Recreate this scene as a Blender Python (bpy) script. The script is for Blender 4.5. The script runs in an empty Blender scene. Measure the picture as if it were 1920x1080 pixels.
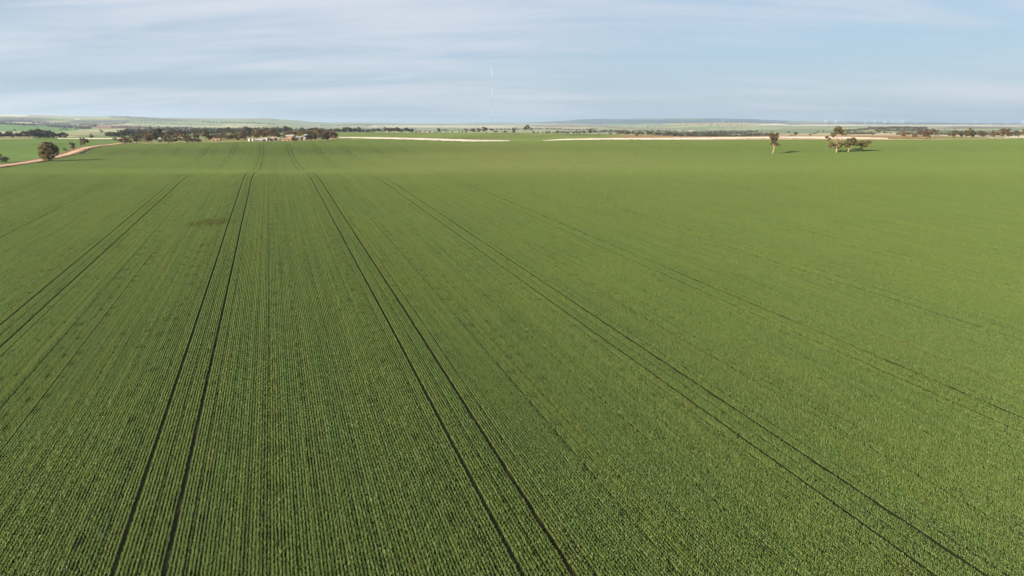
import bpy, math, random
import numpy as np
from mathutils import Vector, Matrix

R = math.radians
rng = np.random.default_rng(7)
random.seed(7)
scene = bpy.context.scene

# ------------------------------------------------------------------ camera
F = 1280.0                      # focal length in pixels of the 1920 px wide photograph
HOR = 232.0                     # row of the true horizon
PITCH = math.atan((540 - HOR) / F)
cp, sp = math.cos(PITCH), math.sin(PITCH)
cam_d = bpy.data.cameras.new('camera')
cam_d.sensor_width = 36.0
cam_d.lens = 36.0 * F / 1920.0
cam_d.clip_start = 0.5
cam_d.clip_end = 200000
cam = bpy.data.objects.new('camera', cam_d)
scene.collection.objects.link(cam)
cam.location = (0, 0, 0)
cam.rotation_euler = (R(90) - PITCH, 0, 0)
scene.camera = cam

# ------------------------------------------------------------------ world, sun, exposure
SUN_EL = 20.0
SUN_DIR = Vector((-2.0, -1.87, math.hypot(2.0, 1.87) * math.tan(R(SUN_EL)))).normalized()   # towards the sun
SKY_STRENGTH = 0.050
world = bpy.data.worlds.new('World')
scene.world = world
world.use_nodes = True
wt = world.node_tree
wt.nodes.clear()


class NT:
    """small helper for node trees"""
    def __init__(self, tree):
        self.t = tree

    def n(self, kind, **kw):
        nd = self.t.nodes.new(kind)
        for k, v in kw.items():
            setattr(nd, k, v)
        return nd

    def l(self, a, b):
        self.t.links.new(a, b)

    def val(self, sock, v):
        if hasattr(v, 'is_linked') or isinstance(v, bpy.types.NodeSocket):
            self.l(v, sock)
        else:
            sock.default_value = v

    def math(self, op, a, b=None, c=None, clamp=False):
        nd = self.n('ShaderNodeMath', operation=op, use_clamp=clamp)
        self.val(nd.inputs[0], a)
        if b is not None:
            self.val(nd.inputs[1], b)
        if c is not None:
            self.val(nd.inputs[2], c)
        return nd.outputs[0]

    def ramp(self, v, a, b, lo=0.0, hi=1.0):
        nd = self.n('ShaderNodeMapRange', interpolation_type='SMOOTHSTEP')
        self.val(nd.inputs[0], v)
        nd.inputs[1].default_value = a
        nd.inputs[2].default_value = b
        nd.inputs[3].default_value = lo
        nd.inputs[4].default_value = hi
        return nd.outputs[0]

    def mix(self, f, a, b, blend='MIX'):
        nd = self.n('ShaderNodeMix', data_type='RGBA', blend_type=blend)
        self.val(nd.inputs[0], f)
        self.val(nd.inputs[6], a)
        self.val(nd.inputs[7], b)
        return nd.outputs[2]

    def noise(self, vec, scale, detail=3.0, rough=0.5, dist=0.0, lac=2.0):
        nd = self.n('ShaderNodeTexNoise')
        self.l(vec, nd.inputs['Vector'])
        nd.inputs['Scale'].default_value = scale
        nd.inputs['Detail'].default_value = detail
        nd.inputs['Roughness'].default_value = rough
        nd.inputs['Distortion'].default_value = dist
        nd.inputs['Lacunarity'].default_value = lac
        return nd.outputs['Fac']

    def mapping(self, vec, loc=(0, 0, 0), rot=(0, 0, 0), sc=(1, 1, 1)):
        nd = self.n('ShaderNodeMapping')
        self.l(vec, nd.inputs[0])
        nd.inputs[1].default_value = loc
        nd.inputs[2].default_value = rot
        nd.inputs[3].default_value = sc
        return nd.outputs[0]


W = NT(wt)
tc = W.n('ShaderNodeTexCoord')
sky = W.n('ShaderNodeTexSky', sky_type='NISHITA')
sky.sun_disc = False
sky.sun_elevation = R(SUN_EL)
sky.sun_rotation = math.atan2(SUN_DIR.x, SUN_DIR.y)
sky.altitude = 200
sky.air_density = 1.0
sky.dust_density = 1.0
sky.ozone_density = 1.0
sep = W.n('ShaderNodeSeparateXYZ')
W.l(tc.outputs['Generated'], sep.inputs[0])
zc = W.math('MAXIMUM', sep.outputs[2], 0.0)
zz = W.math('ADD', zc, 0.14)
px_ = W.math('DIVIDE', sep.outputs[0], zz)
py_ = W.math('DIVIDE', sep.outputs[1], zz)
comb = W.n('ShaderNodeCombineXYZ')
W.l(px_, comb.inputs[0]); W.l(py_, comb.inputs[1])
pl = comb.outputs[0]
n1 = W.noise(W.mapping(pl, (7.6476, 8.0749, 0), (0, 0, R(28)), (0.30, 0.62, 1)), 1.0, 4.0, 0.45, 0.35)
n2 = W.noise(W.mapping(pl, (7.0638, -7.4961, 0), (0, 0, R(-10)), (0.50, 2.0, 1)), 1.0, 6.0, 0.62, 1.1)
cl = W.math('ADD', W.math('MULTIPLY', n1, 0.64), W.math('MULTIPLY', n2, 0.36))
mask = W.ramp(cl, 0.40, 0.68, 0.02, 0.90)
veil = W.mix(0.80, sky.outputs[0], (1.76, 2.50, 3.42, 1))          # thin high haze in front of the clear sky
skyc = W.mix(mask, veil, (3.95, 4.12, 4.5, 1))
bg = W.n('ShaderNodeBackground')
W.l(skyc, bg.inputs[0])
bg.inputs[1].default_value = SKY_STRENGTH
wo = W.n('ShaderNodeOutputWorld')
W.l(bg.outputs[0], wo.inputs[0])

sun_d = bpy.data.lights.new('sun', 'SUN')
sun_d.energy = 5.0
sun_d.angle = R(2.5)
sun_d.color = (1.0, 0.87, 0.70)
sun = bpy.data.objects.new('sun', sun_d)
scene.collection.objects.link(sun)
sun.rotation_euler = SUN_DIR.to_track_quat('Z', 'Y').to_euler()
sun.location = (-60, -60, 60)

vs = scene.view_settings
vs.view_transform = 'Standard'
vs.look = 'None'
vs.exposure = 1.90
vs.gamma = 1.0
vs.use_curve_mapping = False
scene.cycles.max_bounces = 5
scene.cycles.diffuse_bounces = 3
scene.cycles.transmission_bounces = 3
scene.cycles.transparent_max_bounces = 6
scene.cycles.volume_bounces = 0
scene.cycles.use_denoising = True
scene.cycles.caustics_reflective = False
scene.cycles.caustics_refractive = False


# ------------------------------------------------------------------ terrain heights
def z_at_row(y, row):
    """height of a point y metres ahead that shows at this row of the photograph"""
    r = (540.0 - row) / F
    return y * (cp * r - sp) / (cp + sp * r)


def x_at_px(px, y, z):
    return (px - 960.0) / F * (y * cp - z * sp)


PL0, PLS = -26.93, 0.0322       # the near side of the field is an even rise towards the crest
near = [(-200, PL0 - 200 * PLS), (0, PL0), (60, PL0 + 60 * PLS), (120, PL0 + 120 * PLS), (180, PL0 + 180 * PLS), (215, PL0 + 215 * PLS)]
crest_l = [(242, -19.2), (262, -19.05), (285, -19.75), (310, -21.0), (340, -22.6), (400, -24.9), (470, -25.5), (550, -24.6)]
crest_r = [(245, -19.05), (265, -18.8), (290, -19.2), (315, -20.0), (345, -21.1), (400, -22.8), (470, -23.4), (550, -22.6)]
cols = [
    (0, crest_l, [(600, 281), (700, 271), (800, 265), (900, 261), (1000, 258), (1300, 258), (2200, 249), (3000, 240), (3600, 233), (4600, 230), (5600, 224), (7200, 219), (8600, 214.5), (11000, 216)]),
    (250, crest_l, [(620, 276), (700, 270), (760, 266.5), (850, 263), (950, 260.5), (1100, 258), (1500, 254), (2500, 247), (3500, 242), (5000, 236), (7000, 228), (9000, 220), (11500, 221)]),
    (500, crest_l, [(620, 274.5), (690, 265.5), (730, 263), (800, 260), (900, 257), (1100, 253.5), (1500, 251), (2500, 246), (4000, 242), (6000, 236), (9000, 229), (12000, 222), (15000, 223)]),
    (650, crest_l, [(620, 273), (690, 265.5), (760, 261), (850, 258), (1000, 254), (1300, 248.3), (1450, 248), (2000, 252), (3500, 248), (6000, 242), (9000, 237), (14000, 230), (20000, 231)]),
    (950, crest_r, [(640, 271), (720, 266.6), (800, 263.3), (900, 260), (1200, 250), (1350, 249), (2000, 253), (3500, 248.5), (6000, 242), (9000, 238), (15000, 234), (21000, 231.5)]),
    (1150, crest_r, [(640, 271), (720, 265), (800, 261.5), (900, 258), (1200, 253), (1300, 252), (2000, 254), (3500, 248), (6000, 243), (10000, 237), (15000, 234), (20000, 226), (22500, 223)]),
    (1320, crest_r, [(640, 271), (720, 264.6), (800, 261), (900, 257), (1000, 256), (1500, 259), (2500, 252), (4000, 247), (6000, 243), (8000, 237), (10500, 231), (12500, 232), (20000, 224), (22500, 222)]),
    (1470, crest_r, [(640, 271), (720, 264.6), (800, 260.5), (900, 257), (1000, 254.5), (1500, 257), (2500, 251), (4000, 247), (6000, 243), (9000, 236), (12000, 233), (16000, 232), (20000, 228), (22500, 227)]),
    (1660, crest_r, [(640, 271), (720, 264.6), (800, 261), (900, 257.5), (1000, 255), (1600, 256), (2500, 250), (3200, 242.5), (3600, 240), (4600, 242), (8000, 236.5), (15000, 233), (20000, 230.5), (22500, 230)]),
    (1780, crest_r, [(640, 271), (720, 264.6), (800, 260.5), (900, 258), (1000, 256.5), (1600, 258), (2500, 252), (3400, 246), (4600, 243.5), (8000, 237.5), (15000, 234), (20000, 231.8), (22500, 231.5)]),
    (1920, crest_r, [(640, 271), (720, 264.5), (800, 259.5), (900, 257.5), (1000, 256), (1500, 259), (3000, 249), (5000, 243), (10000, 237), (15000, 234), (20000, 231.5), (22500, 230.5)]),
]


def pchip_slopes(x, y):
    h = np.diff(x); d = np.diff(y) / h
    m = np.zeros_like(y)
    for i in range(1, len(x) - 1):
        if d[i - 1] * d[i] > 0:
            w1 = 2 * h[i] + h[i - 1]; w2 = h[i] + 2 * h[i - 1]
            m[i] = (w1 + w2) / (w1 / d[i - 1] + w2 / d[i])
    m[0] = d[0]; m[-1] = d[-1]
    return m


class Prof:
    def __init__(self, pts):
        self.x = np.array([p[0] for p in pts], float); self.y = np.array([p[1] for p in pts], float)
        self.m = pchip_slopes(self.x, self.y)

    def __call__(self, q):
        q = np.clip(q, self.x[0], self.x[-1])
        i = np.clip(np.searchsorted(self.x, q) - 1, 0, len(self.x) - 2)
        h = self.x[i + 1] - self.x[i]; s = (q - self.x[i]) / h
        return ((2 * s**3 - 3 * s**2 + 1) * self.y[i] + (s**3 - 2 * s**2 + s) * h * self.m[i]
                + (-2 * s**3 + 3 * s**2) * self.y[i + 1] + (s**3 - s**2) * h * self.m[i + 1])


PROFS = []
for px, mid, far in cols:
    pts = near + list(mid) + [(y, z_at_row(y, r)) for y, r in far]
    yl, zl = pts[-1]
    pts += [(27000, min(zl, 0) - 60), (45000, -125)]
    PROFS.append(((px - 960) / F / cp, Prof(pts)))
TS = np.array([c[0] for c in PROFS])


def vnoise(x, y, seed=0):
    """smooth value noise, vectorised"""
    xi = np.floor(x).astype(np.int64); yi = np.floor(y).astype(np.int64)
    fx = x - xi; fy = y - yi
    fx = fx * fx * (3 - 2 * fx); fy = fy * fy * (3 - 2 * fy)

    def hsh(a, b):
        n = (a * 374761393 + b * 668265263 + seed * 974634777) & 0xffffffff
        n = ((n ^ (n >> 13)) * 1274126177) & 0xffffffff
        return ((n ^ (n >> 16)) & 0xffff) / 65535.0
    return ((hsh(xi, yi) * (1 - fx) + hsh(xi + 1, yi) * fx) * (1 - fy)
            + (hsh(xi, yi + 1) * (1 - fx) + hsh(xi + 1, yi + 1) * fx) * fy)


def height(x, y):
    x = np.atleast_1d(np.asarray(x, float)); y = np.atleast_1d(np.asarray(y, float))
    t = np.clip(x / np.maximum(y, 200.0), TS[0], TS[-1])
    Z = np.stack([p(y) for _, p in PROFS])
    j = np.clip(np.searchsorted(TS, t) - 1, 0, len(TS) - 2)
    s = (t - TS[j]) / (TS[j + 1] - TS[j])
    s = s * s * (3 - 2 * s)
    k = np.arange(len(x))
    z = Z[j, k] * (1 - s) + Z[j + 1, k] * s
    # small undulation: gentle in the field, more on the far hills
    amp = np.clip((y - 230) / 150, 0, 1) * 0.25
    z = z + (vnoise(x / 45, y / 45, 3) - 0.5) * amp
    fa = np.clip((y - 2500) / 4000, 0, 1)
    z = z + ((vnoise(x / 700, y / 900, 5) - 0.5) * 26 + (vnoise(x / 260, y / 300, 6) - 0.5) * 13) * fa
    fb = np.clip((y - 14000) / 3000, 0, 1)
    z = z + ((vnoise(x / 2600, y / 5000, 8) - 0.5) * 46 + (vnoise(x / 1100, y / 3000, 11) - 0.5) * 18) * fb
    return z


def hz(x, y):
    return float(height([x], [y])[0])


def hit(px, row, y0=25.0, y1=3500.0):
    """ground point seen at this pixel: march the ray along the terrain"""
    a = (px - 960.0) / F; b = (540.0 - row) / F
    dy = cp + b * sp; dz = -sp + b * cp
    ys = y0 * (y1 / y0) ** np.linspace(0, 1, 2600)
    k = ys / dy
    xs = a * k; zs = dz * k
    h = height(xs, ys)
    idx = np.nonzero(zs <= h)[0]
    if len(idx) == 0:
        i = int(np.argmin(zs - h))
    else:
        i = idx[0]
    return Vector((xs[i], ys[i], h[i]))


def at(px, y):
    """ground point y metres ahead in the direction of this column"""
    z = hz((px - 960) / F / cp * y, y)
    x = x_at_px(px, y, z)
    return Vector((x, y, hz(x, y)))


# ------------------------------------------------------------------ helpers
C = scene.collection


def tag(o, label=None, cat=None, group=None, kind=None):
    if label: o['label'] = label
    if cat: o['category'] = cat
    if group: o['group'] = group
    if kind: o['kind'] = kind
    return o


def mesh_np(name, verts, faces_flat, sizes, mat=None, smooth=False):
    me = bpy.data.meshes.new(name)
    verts = np.asarray(verts, np.float32).reshape(-1, 3)
    faces_flat = np.asarray(faces_flat, np.int32); sizes = np.asarray(sizes, np.int32)
    me.vertices.add(len(verts)); me.vertices.foreach_set('co', verts.ravel())
    me.loops.add(len(faces_flat)); me.loops.foreach_set('vertex_index', faces_flat)
    me.polygons.add(len(sizes))
    st = np.zeros(len(sizes), np.int32); st[1:] = np.cumsum(sizes)[:-1]
    me.polygons.foreach_set('loop_start', st); me.polygons.foreach_set('loop_total', sizes)
    if smooth:
        me.polygons.foreach_set('use_smooth', np.ones(len(sizes), bool))
    me.update(calc_edges=True)
    me.validate()
    if mat: me.materials.append(mat)
    return me


def add(name, me, parent=None, loc=None):
    o = bpy.data.objects.new(name, me)
    C.objects.link(o)
    if parent is not None: o.parent = parent
    if loc is not None: o.location = loc
    return o


def empty(name, loc, rz=0.0):
    o = bpy.data.objects.new(name, None)
    o.empty_display_size = 1.0
    C.objects.link(o)
    o.location = loc; o.rotation_euler = (0, 0, rz)
    return o


class MB:
    """collects simple solids into one mesh"""
    def __init__(self):
        self.v = []; self.f = []

    def box(self, c, s, rz=0.0):
        ca, sa = math.cos(rz), math.sin(rz); b = len(self.v)
        for dz in (-.5, .5):
            for dx, dy in ((-.5, -.5), (.5, -.5), (.5, .5), (-.5, .5)):
                x, y = dx * s[0], dy * s[1]
                self.v.append((c[0] + x * ca - y * sa, c[1] + x * sa + y * ca, c[2] + dz * s[2]))
        for q in ((3, 2, 1, 0), (4, 5, 6, 7), (0, 1, 5, 4), (1, 2, 6, 5), (2, 3, 7, 6), (3, 0, 4, 7)):
            self.f.append(tuple(b + i for i in q))
        return self

    def tube(self, pts, rad, n=6, caps=True):
        pts = [Vector(p) for p in pts]; b = len(self.v)
        for i, p in enumerate(pts):
            d = (pts[min(i + 1, len(pts) - 1)] - pts[max(i - 1, 0)]).normalized()
            a = d.orthogonal().normalized() if abs(d.z) < 0.95 else Vector((1, 0, 0)) - d * d.x
            a.normalize(); c = d.cross(a)
            r = rad[i] if hasattr(rad, '__len__') else rad
            for k in range(n):
                an = 2 * math.pi * k / n
                self.v.append(tuple(p + (a * math.cos(an) + c * math.sin(an)) * r))
        for i in range(len(pts) - 1):
            for k in range(n):
                self.f.append((b + i * n + k, b + i * n + (k + 1) % n, b + (i + 1) * n + (k + 1) % n, b + (i + 1) * n + k))
        if caps:
            self.f.append(tuple(b + k for k in reversed(range(n))))
            self.f.append(tuple(b + (len(pts) - 1) * n + k for k in range(n)))
        return self

    def poly(self, pts, faces):
        b = len(self.v); self.v += [tuple(p) for p in pts]
        self.f += [tuple(b + i for i in q) for q in faces]
        return self

    def mesh(self, name, mat, smooth=False):
        me = bpy.data.meshes.new(name)
        me.from_pydata(self.v, [], self.f); me.update()
        if smooth:
            me.polygons.foreach_set('use_smooth', [True] * len(me.polygons))
        me.materials.append(mat)
        return me

    def build(self, name, mat, parent=None, smooth=False):
        return add(name, self.mesh(name, mat, smooth), parent)


# ------------------------------------------------------------------ materials
def material(name):
    m = bpy.data.materials.new(name)
    m.use_nodes = True
    N = NT(m.node_tree)
    bs = m.node_tree.nodes['Principled BSDF']
    return m, N, bs


def plain(name, col, rough=0.7, var=0.25, scale=0.6, spec=0.2, metal=0.0):
    m, N, bs = material(name)
    g = N.n('ShaderNodeNewGeometry')
    f = N.noise(g.outputs['Position'], scale, 4, 0.6)
    a = tuple(c * (1 - var) for c in col) + (1,); b = tuple(min(1, c * (1 + var)) for c in col) + (1,)
    N.l(N.mix(N.ramp(f, 0.3, 0.7), a, b), bs.inputs['Base Color'])
    bs.inputs['Roughness'].default_value = rough
    bs.inputs['Specular IOR Level'].default_value = spec
    bs.inputs['Metallic'].default_value = metal
    return m


# places in the crop where it grows thin and yellow
PATCH = [(hit(392, 420), 6.0, 9.0)]


def crop_material():
    m, N, bs = material('crop_leaf')
    g = N.n('ShaderNodeNewGeometry'); pos = g.outputs['Position']
    at_ = N.n('ShaderNodeAttribute', attribute_name='tint')
    big = N.noise(pos, 0.018, 3, 0.5)
    mid = N.noise(pos, 0.16, 3, 0.55)
    rowp = N.mapping(pos, (0, 0, 0), (0, 0, R(-18.93)), (1, 1, 0))           # x across the drill rows, y along them
    along = N.noise(N.mapping(rowp, (0, 0, 0), (0, 0, 0), (0.55, 0.012, 0)), 1.0, 3, 0.65)
    fine = N.noise(N.mapping(rowp, (5, 3, 0), (0, 0, 0), (2.4, 0.03, 0)), 1.0, 2, 0.6)
    c = N.mix(N.ramp(big, 0.35, 0.65), (0.084, 0.148, 0.031, 1), (0.100, 0.158, 0.029, 1))
    c = N.mix(N.math('MULTIPLY', N.ramp(mid, 0.35, 0.7), 0.45), c, (0.076, 0.136, 0.038, 1))
    c = N.mix(N.math('MULTIPLY', N.ramp(along, 0.42, 0.64), 0.60), c, (0.118, 0.156, 0.028, 1))
    c = N.mix(N.math('MULTIPLY', N.ramp(fine, 0.52, 0.36), 0.55), c, (0.050, 0.094, 0.024, 1))
    c = N.mix(N.ramp(at_.outputs['Fac'], 0.0, 1.0, 0.0, 0.6), c, (0.130, 0.165, 0.052, 1))
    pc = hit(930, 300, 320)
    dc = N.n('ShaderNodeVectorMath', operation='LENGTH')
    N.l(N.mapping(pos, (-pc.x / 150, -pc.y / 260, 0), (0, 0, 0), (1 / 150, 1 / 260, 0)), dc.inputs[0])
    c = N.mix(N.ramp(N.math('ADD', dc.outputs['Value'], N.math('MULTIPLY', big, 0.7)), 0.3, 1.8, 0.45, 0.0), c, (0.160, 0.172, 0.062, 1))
    for p, a, b in PATCH:
        nd = N.n('ShaderNodeVectorMath', operation='DISTANCE')
        N.l(N.mapping(pos, (-p.x, -p.y, 0), (0, 0, 0), (1, 1, 0)), nd.inputs[0])
        nd.inputs[1].default_value = (0, 0, 0)
        wob = N.math('ADD', nd.outputs['Value'], N.math('MULTIPLY', N.math('SUBTRACT', mid, 0.5), 14.0))
        k = N.ramp(wob, a * 0.1, a * 1.25, 0.85, 0.0)
        c = N.mix(N.math('MULTIPLY', k, N.ramp(N.noise(rowp, 0.9, 4, 0.7), 0.36, 0.54)), c, (0.066, 0.076, 0.010, 1))
    c = N.mix(1.0, c, (1.22, 1.18, 1.26, 1), 'MULTIPLY')
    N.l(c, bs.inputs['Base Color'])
    bs.inputs['Roughness'].default_value = 0.55
    bs.inputs['Specular IOR Level'].default_value = 0.25
    tr = N.n('ShaderNodeBsdfTranslucent')
    N.l(c, tr.inputs[0])
    ms = N.n('ShaderNodeMixShader'); ms.inputs[0].default_value = 0.50
    N.l(bs.outputs[0], ms.inputs[1]); N.l(tr.outputs[0], ms.inputs[2])
    out = m.node_tree.nodes['Material Output']
    N.l(ms.outputs[0], out.inputs[0])
    return m


M_CROP = crop_material()


def leaf_material(name, a, b, trans=0.2):
    m, N, bs = material(name)
    g = N.n('ShaderNodeNewGeometry')
    oi = N.n('ShaderNodeObjectInfo')
    f = N.noise(g.outputs['Position'], 0.35, 3, 0.6)
    c = N.mix(N.ramp(f, 0.35, 0.65), a + (1,), b + (1,))
    c = N.mix(N.math('MULTIPLY', oi.outputs['Random'], 0.35), c, (a[0] * 0.55, a[1] * 0.6, a[2] * 0.6, 1))
    N.l(c, bs.inputs['Base Color'])
    bs.inputs['Roughness'].default_value = 0.6
    bs.inputs['Specular IOR Level'].default_value = 0.2
    tr = N.n('ShaderNodeBsdfTranslucent'); N.l(c, tr.inputs[0])
    ms = N.n('ShaderNodeMixShader'); ms.inputs[0].default_value = trans
    N.l(bs.outputs[0], ms.inputs[1]); N.l(tr.outputs[0], ms.inputs[2])
    N.l(ms.outputs[0], m.node_tree.nodes['Material Output'].inputs[0])
    return m


M_OLIVE = leaf_material('gum_leaf_olive', (0.074, 0.064, 0.026), (0.104, 0.082, 0.034))
M_DARK = leaf_material('gum_leaf_dark', (0.046, 0.046, 0.028), (0.068, 0.062, 0.036))
M_RED = leaf_material('gum_leaf_russet', (0.076, 0.053, 0.028), (0.102, 0.069, 0.034))
M_GOLD = leaf_material('gum_leaf_gold', (0.105, 0.078, 0.026), (0.14, 0.10, 0.034))
M_GREEN = leaf_material('shrub_leaf_green', (0.05, 0.064, 0.026), (0.075, 0.088, 0.034))
M_BARK = plain('pale_bark', (0.20, 0.14, 0.088), 0.85, 0.25, 2.5)
M_BARKM = plain('brown_bark', (0.19, 0.135, 0.085), 0.9, 0.3, 2.5)
M_BARKD = plain('dark_bark', (0.10, 0.075, 0.055), 0.9, 0.3, 2.5)


road_px = [(-60, 318.5), (0, 311.5), (60, 303.5), (110, 293), (150, 281), (190, 273), (228, 268.6)]
road_c = [hit(*p) for p in road_px]



# ------------------------------------------------------------------ ground sheet with its land cover
def ground():
    ys = [-60, -30, 0]
    y = 12.0
    while y < 45000:
        ys.append(y)
        y += max(6.0, y * 0.0165) if y < 1600 else y * 0.0145
    ys = np.array(ys + [45000.0])
    ts = np.linspace(-1.35, 1.35, 561)
    Y = np.repeat(ys, len(ts)); T = np.tile(ts, len(ys))
    X = T * (np.maximum(Y, 0) + 70)
    Z = height(X, Y)
    V = np.stack([X, Y, Z], 1)
    nr, nc = len(ys), len(ts)
    i = np.arange(nr - 1)[:, None] * nc + np.arange(nc - 1)[None, :]
    fl = np.stack([i, i + 1, i + 1 + nc, i + nc], -1).reshape(-1)
    # pixel position of each vertex, used to look up which paddock it lies in
    d = np.maximum(Y * cp - Z * sp, 1.0)
    PX = 960 + F * X / d
    ROW = 540 - F * (Y * sp + Z * cp) / d
    soil = np.array([0.017, 0.017, 0.009])
    col = np.tile(soil, (len(Y), 1))
    pasture = np.array([0.105, 0.135, 0.036])

    def put(m, c, a=1.0):
        m = np.asarray(m, float)[:, None] * a
        col[:] = col * (1 - m) + np.array(c) * m

    put(Y > 655, pasture)
    rxg = np.interp(Y, [q.y for q in road_c], [q.x for q in road_c])
    rxg = np.where(Y < road_c[0].y, road_c[0].x + (road_c[0].y - Y) * 0.32, rxg)
    put(X < rxg, (0.078, 0.122, 0.032))
    # far country: a patchwork of paddocks of a few hundred metres
    ang = 0.5
    U = X * math.cos(ang) + Y * math.sin(ang); Vv = -X * math.sin(ang) + Y * math.cos(ang)
    pal = np.array([(0.105, 0.155, 0.06), (0.14, 0.185, 0.075), (0.19, 0.215, 0.115), (0.30, 0.26, 0.17), (0.085, 0.125, 0.05),
                    (0.165, 0.16, 0.10), (0.24, 0.245, 0.145), (0.12, 0.105, 0.085), (0.16, 0.20, 0.085), (0.20, 0.155, 0.11)])
    for su, sv, lo, hi in ((420, 260, 1250, 4500), (900, 520, 4000, 9500), (1900, 1200, 9000, 60000)):
        wu = U + (vnoise(X / su, Y / su, 21) - 0.5) * su * 0.5
        wv = Vv + (vnoise(X / su, Y / su, 22) - 0.5) * su * 0.5
        a = np.floor(wv / sv).astype(np.int64)
        b = np.floor((wu + (a * 7919 % 13) * su * 0.11) / su).astype(np.int64)
        hsh = ((a * 73856093) ^ (b * 19349663)) & 0xffff
        k = (hsh * 2654435761 >> 7) % len(pal)
        m = np.clip((Y - lo) / (lo * 0.02), 0, 1) * (Y < hi)
        col = col * (1 - m[:, None]) + pal[k] * m[:, None]

    def ell(cx, cy, rx, ry, c, a=1.0, y0=1200, y1=60000):
        q = ((PX - cx) / rx) ** 2 + ((ROW - cy) / ry) ** 2
        q = q + (vnoise(PX / 14, ROW / 2.5, int(cx)) - 0.5) * 0.9
        put(np.clip((1.05 - q) / 0.25, 0, 1) * (Y > y0) * (Y < y1), c, a)
    scrub = (0.075, 0.070, 0.066)
    ell(45, 239, 120, 9, (0.085, 0.15, 0.05), 1, 1900, 4600)
    ell(40, 225, 75, 4.5, scrub, .9); ell(140, 226, 50, 4, (0.15, 0.165, 0.08), .8); ell(165, 229, 40, 4, scrub, .85)
    ell(210, 228, 32, 4, scrub, .85); ell(15, 216.5, 40, 2, (0.42, 0.38, 0.32), .9); ell(147, 223.4, 5, 1.6, (0.5, 0.45, 0.36), .9)
    ell(215, 238, 70, 3.2, (0.17, 0.085, 0.06), .9); ell(300, 226, 60, 2.2, scrub, .7); ell(80, 233, 90, 1.4, scrub, .7)
    ell(290, 232, 60, 4, (0.15, 0.20, 0.10), .7); ell(420, 229, 90, 5, (0.155, 0.20, 0.10), .75); ell(560, 230, 70, 4, (0.15, 0.20, 0.11), .7)
    ell(700, 236, 120, 1.4, (0.30, 0.26, 0.20), .8); ell(850, 236.5, 150, 1.3, (0.42, 0.37, 0.30), .8); ell(700, 233, 60, 1.2, (0.1, 0.14, 0.08), .8)
    ell(1000, 239, 150, 2.5, (0.28, 0.25, 0.17), .7); ell(900, 241, 160, 1.2, (0.10, 0.10, 0.08), .6); ell(1080, 237.5, 90, 1.3, (0.16, 0.13, 0.108), .8)
    ell(1350, 233, 110, 4.0, (0.29, 0.25, 0.13), .9, 5000, 14000); ell(1260, 237, 70, 2.5, (0.22, 0.24, 0.12), .8); ell(1450, 233.5, 28, 1.0, (0.5, 0.44, 0.36), .95)
    ell(1420, 238, 150, 2.2, (0.17, 0.20, 0.10), .7); ell(1480, 245, 120, 3.0, (0.10, 0.14, 0.06), .8, 1300, 6000)
    ell(1640, 231.5, 300, 2.2, (0.03, 0.042, 0.04), .85, 14500); ell(1130, 228, 150, 5, (0.025, 0.036, 0.034), .9, 14000); ell(1330, 227, 160, 5, (0.025, 0.036, 0.034), .9, 14500)
    ell(1640, 245, 70, 3.2, (0.14, 0.155, 0.07), .8, 2200, 4200); ell(1650, 244, 25, 1.2, (0.27, 0.2, 0.12), .8, 2200, 4200)
    ell(1640, 235.5, 200, 1.0, (0.45, 0.40, 0.34), .7, 6000, 60000); ell(1850, 235, 120, 1.0, (0.42, 0.38, 0.33), .7, 6000, 60000)
    ell(1800, 247, 90, 4, (0.09, 0.14, 0.055), .8, 1500, 6000)
    # ploughed red-brown paddock beyond the pale strip on the right
    put(np.clip((PX - 1130) / 60, 0, 1) * (Y > 850) * (Y < 1300), (0.225, 0.135, 0.075), .85)
    put(np.clip((PX - 1740) / 30, 0, 1) * (Y > 840) * (Y < 1300), (0.15, 0.155, 0.06), .9)
    # grassy ground around the farmstead
    put(np.clip((PX - 225) / 10, 0, 1) * np.clip((645 - PX) / 12, 0, 1) * (Y > 655) * (Y < 960), (0.155, 0.150, 0.068), .8)
    me = mesh_np('ground', V, fl, np.full((nr - 1) * (nc - 1), 4), None, True)
    ca = me.color_attributes.new('land', 'FLOAT_COLOR', 'POINT')
    rgba = np.ones((len(Y), 4), np.float32); rgba[:, :3] = col
    ca.data.foreach_set('color', rgba.ravel())
    m, N, bs = material('land')
    A = N.n('ShaderNodeAttribute', attribute_name='land')
    g = N.n('ShaderNodeNewGeometry'); pos = g.outputs['Position']
    n1_ = N.noise(pos, 0.012, 5, 0.62); n2_ = N.noise(pos, 0.35, 4, 0.6)
    k = N.math('ADD', N.math('MULTIPLY', n1_, 0.7), N.math('MULTIPLY', n2_, 0.3))
    c = N.mix(1.0, A.outputs['Color'], N.mix(N.ramp(k, 0.3, 0.7), (0.76, 0.74, 0.72, 1), (1.22, 1.24, 1.2, 1)), 'MULTIPLY')
    N.l(c, bs.inputs['Base Color'])
    bs.inputs['Roughness'].default_value = 0.95
    bs.inputs['Specular IOR Level'].default_value = 0.05
    bp = N.n('ShaderNodeBump'); bp.inputs['Strength'].default_value = 0.6; bp.inputs['Distance'].default_value = 0.15
    N.l(n2_, bp.inputs['Height']); N.l(bp.outputs[0], bs.inputs['Normal'])
    me.materials.append(m)
    o = add('ground', me)
    tag(o, 'rolling farmland under the crop reaching to the far hills', 'ground', kind='structure')
    return o


ground()

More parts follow.
